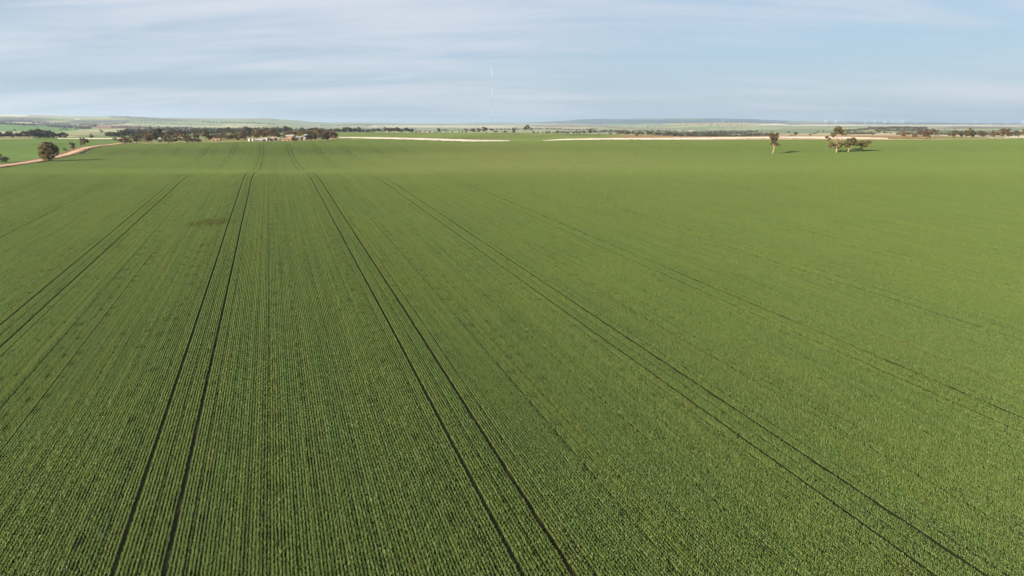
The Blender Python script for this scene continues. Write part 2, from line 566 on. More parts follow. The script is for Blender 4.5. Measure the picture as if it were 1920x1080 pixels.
# ------------------------------------------------------------------ strips laid on the ground
M_ROAD = plain('dirt_road', (0.36, 0.245, 0.165), 0.95, 0.18, 0.25, 0.05)
M_VERGE = plain('verge', (0.13, 0.085, 0.05), 0.95, 0.35, 0.3, 0.05)
M_PALE = plain('pale_stubble', (0.47, 0.415, 0.335), 0.95, 0.28, 0.06, 0.05)
M_PALE2 = plain('dry_grass', (0.30, 0.215, 0.12), 0.95, 0.25, 0.08, 0.05)


def strip(name, left, right, mat, lift, label, nsub=24, nw=6, kind='structure'):
    """sheet between two ground lines, draped on the terrain"""
    def resample(pts, n):
        P = np.array([(p[0], p[1]) for p in pts]); s = np.r_[0, np.cumsum(np.hypot(*np.diff(P, axis=0).T))]
        q = np.linspace(0, s[-1], n)
        return np.stack([np.interp(q, s, P[:, 0]), np.interp(q, s, P[:, 1])], 1)
    n = nsub * max(len(left), len(right))
    L = resample(left, n); Rr = resample(right, n)
    V = []
    for i in range(n):
        for k in range(nw + 1):
            f = k / nw
            p = L[i] * (1 - f) + Rr[i] * f
            if k in (0, nw):
                p = p + (rng.random(2) - 0.5) * 0.12 * np.hypot(*(L[i] - Rr[i]))
            V.append((p[0], p[1]))
    V = np.array(V); Z = height(V[:, 0], V[:, 1]) + lift
    i = np.arange(n - 1)[:, None] * (nw + 1) + np.arange(nw)[None, :]
    fl = np.stack([i, i + nw + 1, i + nw + 2, i + 1], -1).reshape(-1)
    me = mesh_np(name, np.c_[V, Z], fl, np.full((n - 1) * nw, 4), mat, True)
    o = add(name, me)
    tag(o, label, kind=kind)
    return o


def offset(line, w):
    out = []
    for i, p in enumerate(line):
        a = line[max(i - 1, 0)]; b = line[min(i + 1, len(line) - 1)]
        d = Vector((b.x - a.x, b.y - a.y)).normalized()
        out.append(Vector((p.x + d.y * w, p.y - d.x * w)))
    return out


strip('roadside_verge', offset(road_c, -8.5), offset(road_c, 6.0), M_VERGE, 0.10, 'brown earth verge along the pink dirt road')
strip('dirt_road', offset(road_c, -3.2), offset(road_c, 3.0), M_ROAD, 0.20, 'pale pink dirt road at the edge of the green crop')


def pstrip(name, top, bot, mat, lift, label):
    return strip(name, [hit(*p) for p in top], [hit(*p) for p in bot], mat, lift, label)


pstrip('pale_strip', [(636, 257.2), (720, 257.6), (800, 259.4), (880, 262), (955, 263.4)],
       [(636, 259.2), (720, 260.6), (800, 262.8), (880, 265.6), (955, 264.6)], M_PALE, 0.15, 'cream bare strip running out from the farm trees')
pstrip('pale_strip', [(1018, 263.3), (1060, 260.4), (1150, 259.0), (1300, 258.2), (1460, 256.3), (1560, 256.2), (1665, 259.0)],
       [(1018, 264.0), (1060, 262.8), (1150, 262.0), (1300, 261.8), (1460, 259.2), (1560, 260.2), (1665, 260.8)], M_PALE, 0.15, 'long cream bare strip behind the four field gum trees')
pstrip('dry_grass_edge', [(1300, 262.2), (1460, 259.8), (1665, 261.0), (1740, 261.2), (1880, 259.8)],
       [(1300, 263.2), (1460, 262.2), (1665, 262.6), (1740, 262.4), (1880, 261.0)], M_PALE2, 0.20, 'band of dry tan grass at the far crop edge')
pstrip('pale_strip', [(1880, 257.4), (1990, 255.2)], [(1880, 259.8), (1990, 258.6)], M_PALE, 0.15, 'cream bare strip below the large russet trees')
pstrip('pale_strip', [(108, 258.9), (160, 258.7), (232, 258.6)], [(108, 260.6), (160, 260.8), (232, 260.6)], M_PALE, 0.15, 'cream strip beyond the paddock left of the dirt road')
pstrip('pale_strip', [(-60, 259.4), (0, 259.4), (62, 259.4)], [(-60, 261.2), (0, 261.0), (62, 260.4)], M_PALE2, 0.15, 'dull tan strip under the dark tree belt')
pstrip('pale_strip', [(290, 257.4), (345, 257.4)], [(290, 260.2), (345, 260.2)], M_PALE, 0.15, 'short cream strip seen between the farm trees')

# ------------------------------------------------------------------ the crop
HEAD = math.atan2(-0.3555, 1.0366)                   # heading of the drill rows
uh = np.array([math.sin(HEAD), math.cos(HEAD)]); vh = np.array([math.cos(HEAD), -math.sin(HEAD)])
w1 = hit(260, 1075); w2 = hit(1018, 1075); w3 = hit(1790, 1075)
V0 = w1.x * vh[0] + w1.y * vh[1]
V2 = w2.x * vh[0] + w2.y * vh[1]
V3 = w3.x * vh[0] + w3.y * vh[1]
PERIOD = (V3 - V0) / 2
print('tram period', PERIOD, V2 - V0, V3 - V2)
COLW = PERIOD / 8.0
NROW = 13
PITCHR = COLW / NROW
TLEN = 6.0


def tile_mesh(j, seed):
    """a piece of crop one seeder-column wide and TLEN long: leaf tufts standing in drill rows"""
    g = np.random.default_rng(1000 + j * 17 + seed)
    gr = np.random.default_rng(50 + j)
    vig = 0.82 + 0.30 * gr.random(NROW)
    rtint = gr.random(NROW)
    thin = np.ones(NROW)
    pos_r = np.arange(NROW) - (NROW - 1) / 2
    if j == 1: thin[0] = 0; pos_r[1:] = np.linspace(-5.42, 6, NROW - 1)      # wheel tracks either side of the tram column
    if j == 7: thin[-1] = 0; pos_r[:-1] = np.linspace(-6, 5.42, NROW - 1)
    if j == 3: thin[0] = 0.74; thin[8] = 0.72; vig[0] *= .8; vig[8] *= .8
    if j == 5: thin[4] = 0.8; vig[4] *= .82
    if j == 1: thin[5] = .7; vig[5] *= .75
    if j == 7: thin[7] = .7; vig[7] *= .75
    if j in (2, 6): thin[gr.integers(0, NROW)] = 0.85
    if j == 0: thin[6] = 0.8; vig[6] *= .8; thin[0] = 0; thin[-1] = 0; pos_r[1:-1] = np.linspace(-5.42, 5.42, NROW - 2)
    NT_ = 88
    V = []; tint = []
    rows, us, hs, rt = [], [], [], []
    for r in range(NROW):
        n = NT_
        u = (np.arange(n) + g.random(n)) / n * TLEN - TLEN / 2
        keep = g.random(n) < thin[r] * 0.97
        u = u[keep]
        rows.append(pos_r[r] * PITCHR + g.normal(0, 0.015, len(u)))
        rt.append(np.full(len(u), rtint[r])); us.append(u); hs.append(vig[r] * (0.82 + 0.36 * g.random(len(u))))
    rt = np.concatenate(rt); cx = np.concatenate(rows); cy = np.concatenate(us); ch = np.concatenate(hs)
    for _ in range(g.integers(0, 3)):                 # thin spots
        hx, hy, hr = g.uniform(-1.4, 1.4), g.uniform(-2.8, 2.8), g.uniform(.2, .55)
        ch = ch * (1 - .55 * np.exp(-((cx - hx) ** 2 + ((cy - hy) * .6) ** 2) / hr ** 2))
    nb = 6
    T = len(cx) * nb
    bx = np.repeat(cx, nb) + g.normal(0, 0.024, T); by = np.repeat(cy, nb) + g.normal(0, 0.03, T)
    L = np.repeat(ch, nb) * (0.150 + 0.095 * g.random(T))
    az = g.random(T) * 2 * math.pi
    lean = 0.14 + 0.60 * g.random(T)
    wd = 0.011 + 0.010 * g.random(T)
    dx, dy = np.cos(az), np.sin(az)
    ta = az + math.pi / 2 + g.normal(0, 0.4, T)
    sx, sy = np.cos(ta) * wd, np.sin(ta) * wd
    m1 = np.stack([bx + dx * L * .5 * np.sin(lean * .6), by + dy * L * .5 * np.sin(lean * .6), L * .5 * np.cos(lean * .6)], 1)
    m2 = m1 + np.stack([dx * L * .5 * np.sin(lean * 1.9), dy * L * .5 * np.sin(lean * 1.9), L * .5 * np.cos(lean * 1.9)], 1)
    zero = np.zeros(T)
    side = np.stack([sx, sy, zero], 1)
    base = np.stack([bx, by, zero - 0.03], 1)
    P = np.stack([base - side * .6, base + side * .6, m1 + side, m1 - side, m2], 1)       # T,5,3
    k = np.arange(T)[:, None] * 5
    fl = np.concatenate([k + np.array([[0, 1, 2, 3]]), k + np.array([[3, 2, 4]])], 1).reshape(-1)
    me = mesh_np('crop_tuft_tile', P.reshape(-1, 3), fl, np.tile([4, 3], T), M_CROP)
    a = me.attributes.new('tint', 'FLOAT', 'POINT')
    tv = np.repeat(np.repeat(g.random(len(cx)) * .45 + rt * .35, nb) + g.random(T) * .25, 5)
    a.data.foreach_set('value', tv.astype(np.float32))
    return me


NV = 3
tiles = bpy.data.collections.new('crop_tiles')
for j in range(8):
    for s in range(NV):
        o = bpy.data.objects.new('crop_tile_%02d' % (j * NV + s), tile_mesh(j, s))
        tiles.objects.link(o)

# the crop's outline: the road on the left, the far headland
edge = [(p.x, p.y) for p in offset(road_c, 9.0)]
end_px = [(228, 270.2), (300, 269.2), (380, 267.8), (440, 266.5), (500, 265.3), (560, 265), (630, 263.6), (700, 261.8), (800, 263.8), (880, 266.4), (955, 265.4),
          (1018, 264.8), (1060, 263.6), (1150, 262.8), (1300, 263.6), (1460, 262.8), (1665, 263.2), (1740, 262.8), (1880, 261.6), (2000, 260.5)]
endl = [hit(*p) for p in end_px]
road_y = np.array([p[1] for p in edge]); road_x = np.array([p[0] for p in edge])
end_t = np.array([p.x / p.y for p in endl]); end_y = np.array([p.y for p in endl])

un, vn = [], []
ncol = 0
for c in range(-180, 400):
    vc = V0 + c * COLW
    us = np.arange(-300, 1300, TLEN) + (c * 2.37) % TLEN
    un.append(us); vn.append(np.stack([np.full_like(us, vc), np.full_like(us, c % 8)], 1))
un = np.concatenate(un); vn = np.concatenate(vn)
# the drill wandered a little from pass to pass
vn[:, 0] += (vnoise(un / 42, np.floor((vn[:, 0] - V0) / PERIOD + .5) * 7.3, 77) - .5) * .12
TX = un * uh[0] + vn[:, 0] * vh[0]; TY = un * uh[1] + vn[:, 0] * vh[1]
t_ = TX / np.maximum(TY, 1)
ok = (TY > 14) & (np.abs(TX) < 0.80 * TY + 26) & (TY < np.interp(t_, end_t, end_y))
rx_at = np.interp(TY, road_y, road_x)
rx_at = np.where(TY < road_y[0], road_x[0] + (road_y[0] - TY) * 0.32, rx_at)
ok &= TX > rx_at
TX, TY, tj = TX[ok], TY[ok], vn[ok, 1].astype(int)
TZ = height(TX, TY)
e = 3.0
gx = (height(TX + e, TY) - height(TX - e, TY)) / (2 * e); gy = (height(TX, TY + e) - height(TX, TY - e)) / (2 * e)
print('crop tiles', len(TX))
TU = TX * uh[0] + TY * uh[1]; TV = TX * vh[0] + TY * vh[1]
hs = 0.82 + 0.22 * vnoise(TX / 13, TY / 13, 9) + 0.05 * rng.random(len(TX)) + 0.32 * (vnoise(TV / 2.2, TU / 90, 14) - .16)
for p, a, b in PATCH:
    q = np.hypot(TX - p.x, TY - p.y) / a
    hs *= 1 - 0.25 * np.clip(1.2 - q, 0, 1) * rng.random(len(TX))
flip = np.zeros(len(TX), bool)                        # tram columns keep their handedness
rot = np.zeros((len(TX), 3), np.float32)
yaw = -HEAD
for i in range(len(TX)):
    n = Vector((-gx[i], -gy[i], 1)).normalized()
    f = Vector((uh[0], uh[1], gx[i] * uh[0] + gy[i] * uh[1])).normalized()
    r = f.cross(n)
    rot[i] = Matrix(((r.x, f.x, n.x), (r.y, f.y, n.y), (r.z, f.z, n.z))).to_euler('XYZ')
pm = bpy.data.meshes.new('green_crop')
pm.vertices.add(len(TX)); pm.vertices.foreach_set('co', np.stack([TX, TY, TZ], 1).astype(np.float32).ravel())
a = pm.attributes.new('rot', 'FLOAT_VECTOR', 'POINT'); a.data.foreach_set('vector', rot.ravel())
a = pm.attributes.new('tile', 'INT', 'POINT'); a.data.foreach_set('value', (tj * NV + rng.integers(0, NV, len(TX))).astype(np.int32))
sc = np.ones((len(TX), 3), np.float32); sc[:, 2] = hs
a = pm.attributes.new('size', 'FLOAT_VECTOR', 'POINT'); a.data.foreach_set('vector', sc.ravel())
pm.materials.append(M_CROP)
crop = add('green_crop', pm)
tag(crop, 'dense green cereal crop in drill rows with dark wheel tracks', 'crop', kind='stuff')
gt = bpy.data.node_groups.new('crop_rows', 'GeometryNodeTree')
gt.interface.new_socket('Geometry', in_out='INPUT', socket_type='NodeSocketGeometry')
gt.interface.new_socket('Geometry', in_out='OUTPUT', socket_type='NodeSocketGeometry')
G = NT(gt)
gi = G.n('NodeGroupInput'); go = G.n('NodeGroupOutput')
ci = G.n('GeometryNodeCollectionInfo'); ci.inputs['Collection'].default_value = tiles
ci.inputs['Separate Children'].default_value = True; ci.inputs['Reset Children'].default_value = True


def named(n, t):
    nd = G.n('GeometryNodeInputNamedAttribute', data_type=t)
    nd.inputs['Name'].default_value = n
    return [s for s in nd.outputs if s.enabled and s.name == 'Attribute'][0]


ip = G.n('GeometryNodeInstanceOnPoints')
G.l(gi.outputs[0], ip.inputs['Points']); G.l(ci.outputs[0], ip.inputs['Instance'])
ip.inputs['Pick Instance'].default_value = True
G.l(named('tile', 'INT'), ip.inputs['Instance Index'])
e2r = G.n('FunctionNodeEulerToRotation'); G.l(named('rot', 'FLOAT_VECTOR'), e2r.inputs[0])
G.l(e2r.outputs[0], ip.inputs['Rotation'])
G.l(named('size', 'FLOAT_VECTOR'), ip.inputs['Scale'])
G.l(ip.outputs[0], go.inputs[0])
md = crop.modifiers.new('crop_rows', 'NODES'); md.node_group = gt


# ------------------------------------------------------------------ trees
def crown_mesh(name, clusters, nleaf, size, seed, mat):
    """leaf-sized faces spread through uneven clumps; clusters = (x,y,z,rx,ry,rz)"""
    g = np.random.default_rng(seed)
    vol = np.array([c[3] * c[4] * c[5] for c in clusters]) ** 0.75
    cnt = np.maximum(12, (vol / vol.sum() * nleaf).astype(int))
    P = []
    for c, n in zip(clusters, cnt):
        # sub-clumps inside the cluster leave gaps between them
        ns = max(4, int(n / 26))
        d = g.normal(size=(ns, 3)); d /= np.linalg.norm(d, axis=1)[:, None]
        cen = d * (0.35 + 0.6 * g.random(ns)[:, None])
        k = g.integers(0, ns, n)
        q = cen[k] + g.normal(0, 0.135, (n, 3)) * np.array([1.15, 1.15, 0.8])
        P.append(np.array(c[:3]) + q * np.array(c[3:]))
    P = np.concatenate(P)
    n = len(P)
    s = size * (0.6 + 0.8 * g.random(n))[:, None]
    a = g.normal(size=(n, 3)); a /= np.linalg.norm(a, axis=1)[:, None]
    b = np.cross(a, g.normal(size=(n, 3))); b /= np.linalg.norm(b, axis=1)[:, None]
    a[:, 2] -= 0.3
    Q = np.stack([P - a * s, P + b * s * .42, P + a * s, P - b * s * .42], 1)
    fl = np.arange(n * 4)
    return mesh_np(name, Q.reshape(-1, 3), fl, np.full(n, 4), mat)


def trunk_mesh(name, base_r, fork, clusters, mat, lean=(0, 0), seed=0):
    g = random.Random(seed)
    m = MB()
    fx, fy = lean
    f = Vector((fx, fy, fork))
    m.tube([(0, 0, -0.4), (fx * .3, fy * .3, fork * .3), (fx * .7 + base_r * .4, fy * .7, fork * .7), f], [base_r * 1.25, base_r, base_r * .85, base_r * .72], 7)
    for c in clusters:
        e_ = Vector(c[:3])
        mid = f.lerp(e_, 0.5) + Vector((g.uniform(-.4, .4), g.uniform(-.4, .4), -0.06 * (e_ - f).length))
        r = base_r * 0.50
        m.tube([f - Vector((0, 0, base_r)), mid, e_ + Vector((0, 0, c[5] * .3))], [r, r * .7, r * .34], 5)
        for _ in range(2):
            t2 = e_ + Vector((g.uniform(-.7, .7) * c[3], g.uniform(-.7, .7) * c[4], g.uniform(.1, .8) * c[5]))
            m.tube([mid, t2], [r * .4, r * .12], 4)
    return m.mesh(name, mat, True)


def make_tree(name, clusters, h, loc, rz, leaf, bark, seed, fork, base_r, nleaf, size, lean=(0, 0)):
    """clusters given as fractions of the height"""
    cl_ = [tuple(v * h for v in c) for c in clusters]
    t = empty(name, loc, rz)
    add('trunk', trunk_mesh('trunk', base_r, fork * h, cl_, bark, (lean[0] * h, lean[1] * h), seed), t)
    add('crown', crown_mesh('crown', cl_, nleaf, size, seed, leaf), t)
    return t


# stock shapes, one metre tall, shared by all trees of the rows and belts
def round_crown(g, wide=0.42, low=0.12):
    cs = [(0, 0, .66, wide * .75, wide * .75, .30), (0, 0, .40, wide * .7, wide * .7, .22)]
    for k in range(6):
        a = k * 2 * math.pi / 6 + g.uniform(-.4, .4); r = wide * g.uniform(.45, .75)
        cs.append((r * math.cos(a), r * math.sin(a), g.uniform(low + .14, .74), wide * g.uniform(.38, .52), wide * g.uniform(.38, .52), g.uniform(.15, .24)))
    return cs


def open_crown(g):
    cs = [(g.uniform(-.08, .08), 0, .86, .16, .16, .12)]
    for k in range(5):
        a = k * 1.9 + g.uniform(-.4, .4); r = g.uniform(.16, .33)
        cs.append((r * math.cos(a), r * math.sin(a), g.uniform(.5, .85), g.uniform(.11, .18), g.uniform(.11, .18), g.uniform(.07, .13)))
    return cs


def bush_crown(g):
    cs = [(0, 0, .5, .45, .45, .45)]
    for k in range(5):
        a = k * 1.25 + g.uniform(-.3, .3); r = g.uniform(.35, .55)
        cs.append((r * math.cos(a), r * math.sin(a), g.uniform(.28, .6), g.uniform(.22, .34), g.uniform(.22, .34), g.uniform(.25, .36)))
    return cs


def cone_crown(g):
    return [(0, 0, .25, .30, .30, .17), (.02, 0, .48, .24, .24, .16), (-.02, 0, .68, .17, .17, .15), (0, 0, .87, .09, .09, .13)]


STOCK = {}
gg = random.Random(3)
for style, fn, fork, br in (('round', round_crown, .20, .026), ('open', open_crown, .42, .024), ('bush', bush_crown, .12, .035), ('cone', cone_crown, .15, .025)):
    for v in range(4 if style != 'cone' else 2):
        cs = fn(gg)
        for mk, leaf in (('olive', M_OLIVE), ('dark', M_DARK), ('red', M_RED), ('gold', M_GOLD), ('green', M_GREEN)):
            STOCK[style, v, mk] = (cs, leaf, fork, br, 100 + v * 7 + len(style))
CACHE = {}


def stock_tree(name, style, v, mk, loc, h, w=None, label=None, group=None, rz=None, cat='tree'):
    key = (style, v, mk)
    if key not in CACHE:
        cs, leaf, fork, br, seed = STOCK[key]
        CACHE[key] = (trunk_mesh('trunk', br, fork, cs, M_BARKD if mk == 'dark' else M_BARKM, (gg.uniform(-.04, .04), gg.uniform(-.04, .04)), seed),
                      crown_mesh('crown', cs, 1150, 0.060, seed, leaf))
    tr, cr = CACHE[key]
    t = empty(name, loc, rng.uniform(0, 6.28) if rz is None else rz)
    add('trunk', tr, t); add('crown', cr, t)
    nat = {'round': .85, 'open': .85, 'bush': 1.35, 'cone': .6}[style]
    k = h if w is None else min(max(w / nat, h * .6), h * 2.2)
    t.scale = (k, k, h)
    tag(t, label, cat, group)
    return t


def px_h(p, n):
    return n * (p.y * cp - p.z * sp) / F


# --- the four gum trees standing in the crop (shapes read off the photograph)
p = hit(1449, 288.6); H = px_h(p, 44)
t = make_tree('gum_tree', [(-.02, 0, .68, .17, .15, .15), (-.10, .05, .78, .09, .1, .09), (.13, 0, .80, .07, .08, .10), (.10, -.03, .40, .12, .10, .09), (-.12, 0, .42, .05, .05, .05), (.0, .05, .52, .09, .09, .08)],
              H, p, 0, M_RED, M_BARK, 11, .30, H * .028, 3000, .64, (.03, 0))
tag(t, 'lone slender gum tree with pale bare trunk standing in the crop', 'tree', 'gum trees in the crop')
p = hit(1568, 285.8); H = px_h(p, 49)
t = make_tree('gum_tree', [(-.06, 0, .88, .14, .14, .11), (.07, .05, .79, .17, .15, .11), (.22, 0, .68, .13, .10, .05), (-.16, 0, .63, .12, .10, .05), (-.40, 0, .59, .08, .08, .07), (-.30, .05, .49, .10, .08, .05),
                           (-.21, 0, .27, .12, .11, .11), (.06, 0, .30, .13, .12, .16), (.01, -.05, .45, .06, .06, .06)],
              H, p, 0, M_OLIVE, M_BARK, 12, .16, H * .030, 3600, .62, (0, 0))
tag(t, 'tallest open gum tree with tiered leaf clumps and pale trunk', 'tree', 'gum trees in the crop')
p = hit(1590, 285.6); H = px_h(p, 30)
t = make_tree('gum_tree', [(.10, 0, .62, .30, .26, .28), (-.18, .1, .52, .16, .16, .18), (.42, 0, .55, .24, .2, .17), (.18, -.1, .80, .18, .18, .15), (-.08, 0, .35, .12, .12, .12)],
              H, p, 0, M_OLIVE, M_BARK, 13, .28, H * .035, 3200, .60, (.05, 0))
tag(t, 'broad dense gum tree between the tallest gum and the spreading one', 'tree', 'gum trees in the crop')
p = hit(1613.5, 284.6); H = px_h(p, 23)
t = make_tree('gum_tree', [(.25, 0, .60, .32, .26, .24), (-.20, 0, .62, .22, .22, .20), (.55, 0, .78, .22, .20, .16), (.10, .1, .80, .2, .2, .15)],
              H, p, 0, M_OLIVE, M_BARKD, 14, .30, H * .04, 2900, .58, (.02, 0))
tag(t, 'low spreading gum tree with a dark trunk at the end of the clump', 'tree', 'gum trees in the crop')

# --- trees along the dirt road
p = hit(93, 302.5); H = px_h(p, 37)
t = make_tree('gum_tree', [(0, 0, .62, .36, .36, .32), (-.26, 0, .42, .22, .26, .26), (.26, .1, .55, .22, .22, .24), (.05, -.1, .24, .3, .26, .2), (-.08, 0, .84, .20, .20, .13), (.40, 0, .36, .12, .14, .12), (-.38, 0, .62, .12, .14, .12), (.18, 0, .90, .10, .12, .08), (.42, 0, .66, .10, .1, .09), (-.3, 0, .2, .16, .2, .14)],
              H, p, 0, M_GOLD, M_BARK, 15, .12, H * .035, 4800, .58)
tag(t, 'large bushy gum tree with foliage to the ground beside the dirt road', 'tree')
p = hit(2, 304.5)
stock_tree('gum_tree', 'bush', 1, 'dark', p, px_h(p, 16), px_h(p, 30), 'dark rounded tree on the verge beside the dirt road', None)
for px, row, h, w, st, mk, lab in (
        (137, 281.5, 16, 11, 'round', 'olive', 'small round-headed gum tree by the dirt road'),
        (122, 284, 9, 8, 'bush', 'green', 'low green shrub between road and paddock'),
        (159, 273, 16, 20, 'round', 'olive', 'broad dark-headed gum tree where the road bends'),
        (172, 264, 13, 9, 'open', 'dark', 'thin leaning tree behind the broad roadside gum'),
        (216, 263.5, 6, 9, 'bush', 'dark', 'little dark bush on the pale strip by the road end')):
    p = hit(px, row)
    stock_tree('gum_tree' if st != 'bush' else 'shrub', st, random.randrange(4), mk, p, px_h(p, h), px_h(p, w), lab, 'trees by the dirt road', cat='tree' if st != 'bush' else 'shrub')

ORD = ['first', 'second', 'third', 'fourth', 'fifth', 'sixth', 'seventh', 'eighth', 'ninth', 'tenth', 'eleventh', 'twelfth', 'thirteenth', 'fourteenth',
       'fifteenth', 'sixteenth', 'seventeenth', 'eighteenth', 'nineteenth', 'twentieth']
ORD += ['twenty-' + o for o in ORD[:9]] + ['thirtieth'] + ['thirty-' + o for o in ORD[:9]]


# --- farm trees: px, base row, height px, width px, style, leaf
farm = [(243, 269.5, 10, 9, 'bush', 'olive'), (262, 262, 14, 14, 'round', 'dark'), (272, 262, 13, 12, 'round', 'red'), (305, 262, 14, 14, 'round', 'dark'), (318, 260.5, 14, 14, 'round', 'red'), (332, 261, 12, 12, 'round', 'olive'),
        (336, 268, 9, 9, 'open', 'olive'), (345, 261, 14, 12, 'round', 'red'), (368, 262, 12, 12, 'round', 'olive'), (395, 262.5, 9, 10, 'bush', 'olive'), (418, 261, 11, 11, 'round', 'red'), (441, 262, 12, 12, 'round', 'gold'),
        (230, 269.5, 14, 12, 'round', 'red'), (237, 270, 12, 8, 'round', 'olive'), (247, 266, 11, 8, 'open', 'red'), (256, 268.5, 13, 12, 'round', 'olive'),
        (267, 268.5, 8, 8, 'open', 'olive'), (279, 269, 16, 16, 'round', 'red'), (287, 266, 20, 16, 'round', 'red'), (295, 264, 22, 18, 'round', 'dark'), (301, 267, 6, 9, 'bush', 'dark'),
        (312, 268.5, 15, 13, 'round', 'olive'), (319, 268.5, 10, 8, 'bush', 'olive'), (326, 268.5, 12, 12, 'round', 'olive'), (341, 267, 12, 10, 'open', 'red'),
        (350, 267.5, 16, 13, 'round', 'olive'), (356, 267.5, 11, 10, 'bush', 'dark'), (364, 267.3, 10, 12, 'bush', 'dark'), (373, 267, 8, 9, 'bush', 'dark'),
        (381, 263, 17, 13, 'open', 'olive'), (387, 263, 19, 14, 'round', 'dark'), (404, 261, 9, 11, 'round', 'red'), (412, 261, 9, 9, 'round', 'olive'),
        (425, 262.5, 10, 12, 'round', 'gold'), (433, 263, 11, 13, 'round', 'olive')]
cnt = {}
for i, (px, row, h, w, st, mk) in enumerate(sorted(farm)):
    p = hit(px, row); h *= 1.12; w *= 1.3
    nm = 'shrub' if st == 'bush' else 'gum_tree'
    k = cnt.get((nm, mk), 0); cnt[nm, mk] = k + 1
    what = {'red': 'russet', 'olive': 'olive', 'dark': 'dark', 'gold': 'golden'}[mk] + (' rounded shrub' if nm == 'shrub' else ' gum')
    stock_tree(nm, st, i % 4, mk, p, px_h(p, h), px_h(p, w), '%s %s from the road end of the row along the crop headland' % (ORD[k], what), 'mixed row along the headland',
               cat='shrub' if nm == 'shrub' else 'tree')
farm2 = [(452, 258, 13, 13, 'round', 'olive'), (489, 256.5, 13, 13, 'round', 'gold'), (499, 256, 12, 13, 'round', 'red'), (518, 256, 12, 12, 'round', 'gold'), (536, 254.5, 9, 12, 'round', 'olive'),
         (546, 254, 10, 13, 'round', 'gold'), (558, 254, 10, 13, 'round', 'olive'), (568, 254.5, 11, 13, 'round', 'red'), (580, 255, 12, 13, 'round', 'olive'), (590, 256, 14, 13, 'round', 'gold'),
         (597, 258, 15, 13, 'round', 'red'), (604, 258, 16, 13, 'round', 'olive'), (614, 258, 15, 13, 'round', 'red'), (623, 258, 14, 12, 'round', 'olive'),
         (493, 264.6, 6, 6, 'bush', 'dark'), (504, 264.4, 7, 6, 'round', 'red'), (516, 264.2, 6, 6, 'round', 'olive'), (556, 264, 6, 6, 'round', 'red'), (566, 263.6, 7, 6, 'round', 'olive'), (583, 263.6, 14, 11, 'round', 'dark'), (614, 263.3, 12, 10, 'round', 'dark'),
         (448, 265, 13, 10, 'round', 'gold'), (455, 262, 15, 13, 'round', 'red'), (461, 263.5, 18, 13, 'round', 'dark'), (470, 259.5, 17, 13, 'round', 'dark'),
         (478, 260.5, 14, 12, 'round', 'gold'), (485, 260, 19, 14, 'round', 'gold'), (495, 258.5, 12, 12, 'round', 'red'), (505, 258.5, 16, 12, 'round', 'gold'),
         (512, 258.5, 19, 13, 'round', 'red'), (522, 258, 10, 9, 'cone', 'dark'), (531, 257.5, 6, 10, 'bush', 'dark'), (541, 256, 10, 12, 'round', 'gold'),
         (552, 255.5, 10, 14, 'round', 'olive'), (563, 255.5, 11, 14, 'round', 'gold'), (549, 264, 8, 7, 'round', 'red'), (573, 256, 11, 13, 'round', 'olive'),
         (577, 263.8, 13, 9, 'round', 'dark'), (584, 262, 17, 13, 'round', 'olive'), (591, 263.5, 15, 11, 'round', 'dark'), (598, 263, 22, 13, 'round', 'olive'),
         (605, 263.6, 14, 11, 'round', 'dark'), (611, 262, 19, 13, 'round', 'olive'), (620, 261.5, 17, 12, 'round', 'red'), (627, 261, 16, 10, 'round', 'red'), (630, 260.6, 13, 8, 'round', 'dark')]
cnt = {}
for i, (px, row, h, w, st, mk) in enumerate(sorted(farm2)):
    p = hit(px, row); w *= 1.15
    k = cnt.get((st, mk), 0); cnt[st, mk] = k + 1
    lab = '%s %s gum from the white tank end of the trees round the farmstead' % (ORD[k], {'red': 'russet', 'olive': 'olive', 'dark': 'dark', 'gold': 'golden brown'}[mk])
    nm = 'gum_tree'; cat = 'tree'
    if st == 'cone': lab = 'dark cone-shaped pine behind the long farm shed'; nm = 'pine_tree'
    if st == 'bush':
        nm = cat = 'shrub'
        lab = 'low dark hedge bush behind the long farm shed' if row < 260 else 'small dark bush in front of the grey farm sheds'
    stock_tree(nm, st, i % (2 if st == 'cone' else 4), mk, p, px_h(p, h), px_h(p, w), lab, 'trees around the farmstead', cat=cat)


# --- belts of dark trees behind
def belt(px0, px1, n, y0, y1, h0, h1, label, group, mks=('dark',), styles=('round', 'round', 'bush'), name='gum_tree', wf=1.25, rev=False):
    for i in range(n):
        px = px0 + (px1 - px0) * (i + random.uniform(.2, .8)) / n
        f = (px - px0) / (px1 - px0)
        y = (y0 + (y1 - y0) * f) * random.uniform(.975, 1.025)
        p = at(px, y)
        h = random.uniform(h0, h1)
        mk = random.choice(mks); st = random.choice(styles)
        k = n - 1 - i if rev else i
        stock_tree(name, st, random.randrange(4), mk, p, px_h(p, h), px_h(p, h * wf * random.uniform(.85, 1.25)), '%s %s' % (ORD[k], label), group,
                   cat='shrub' if name == 'shrub' else 'tree')


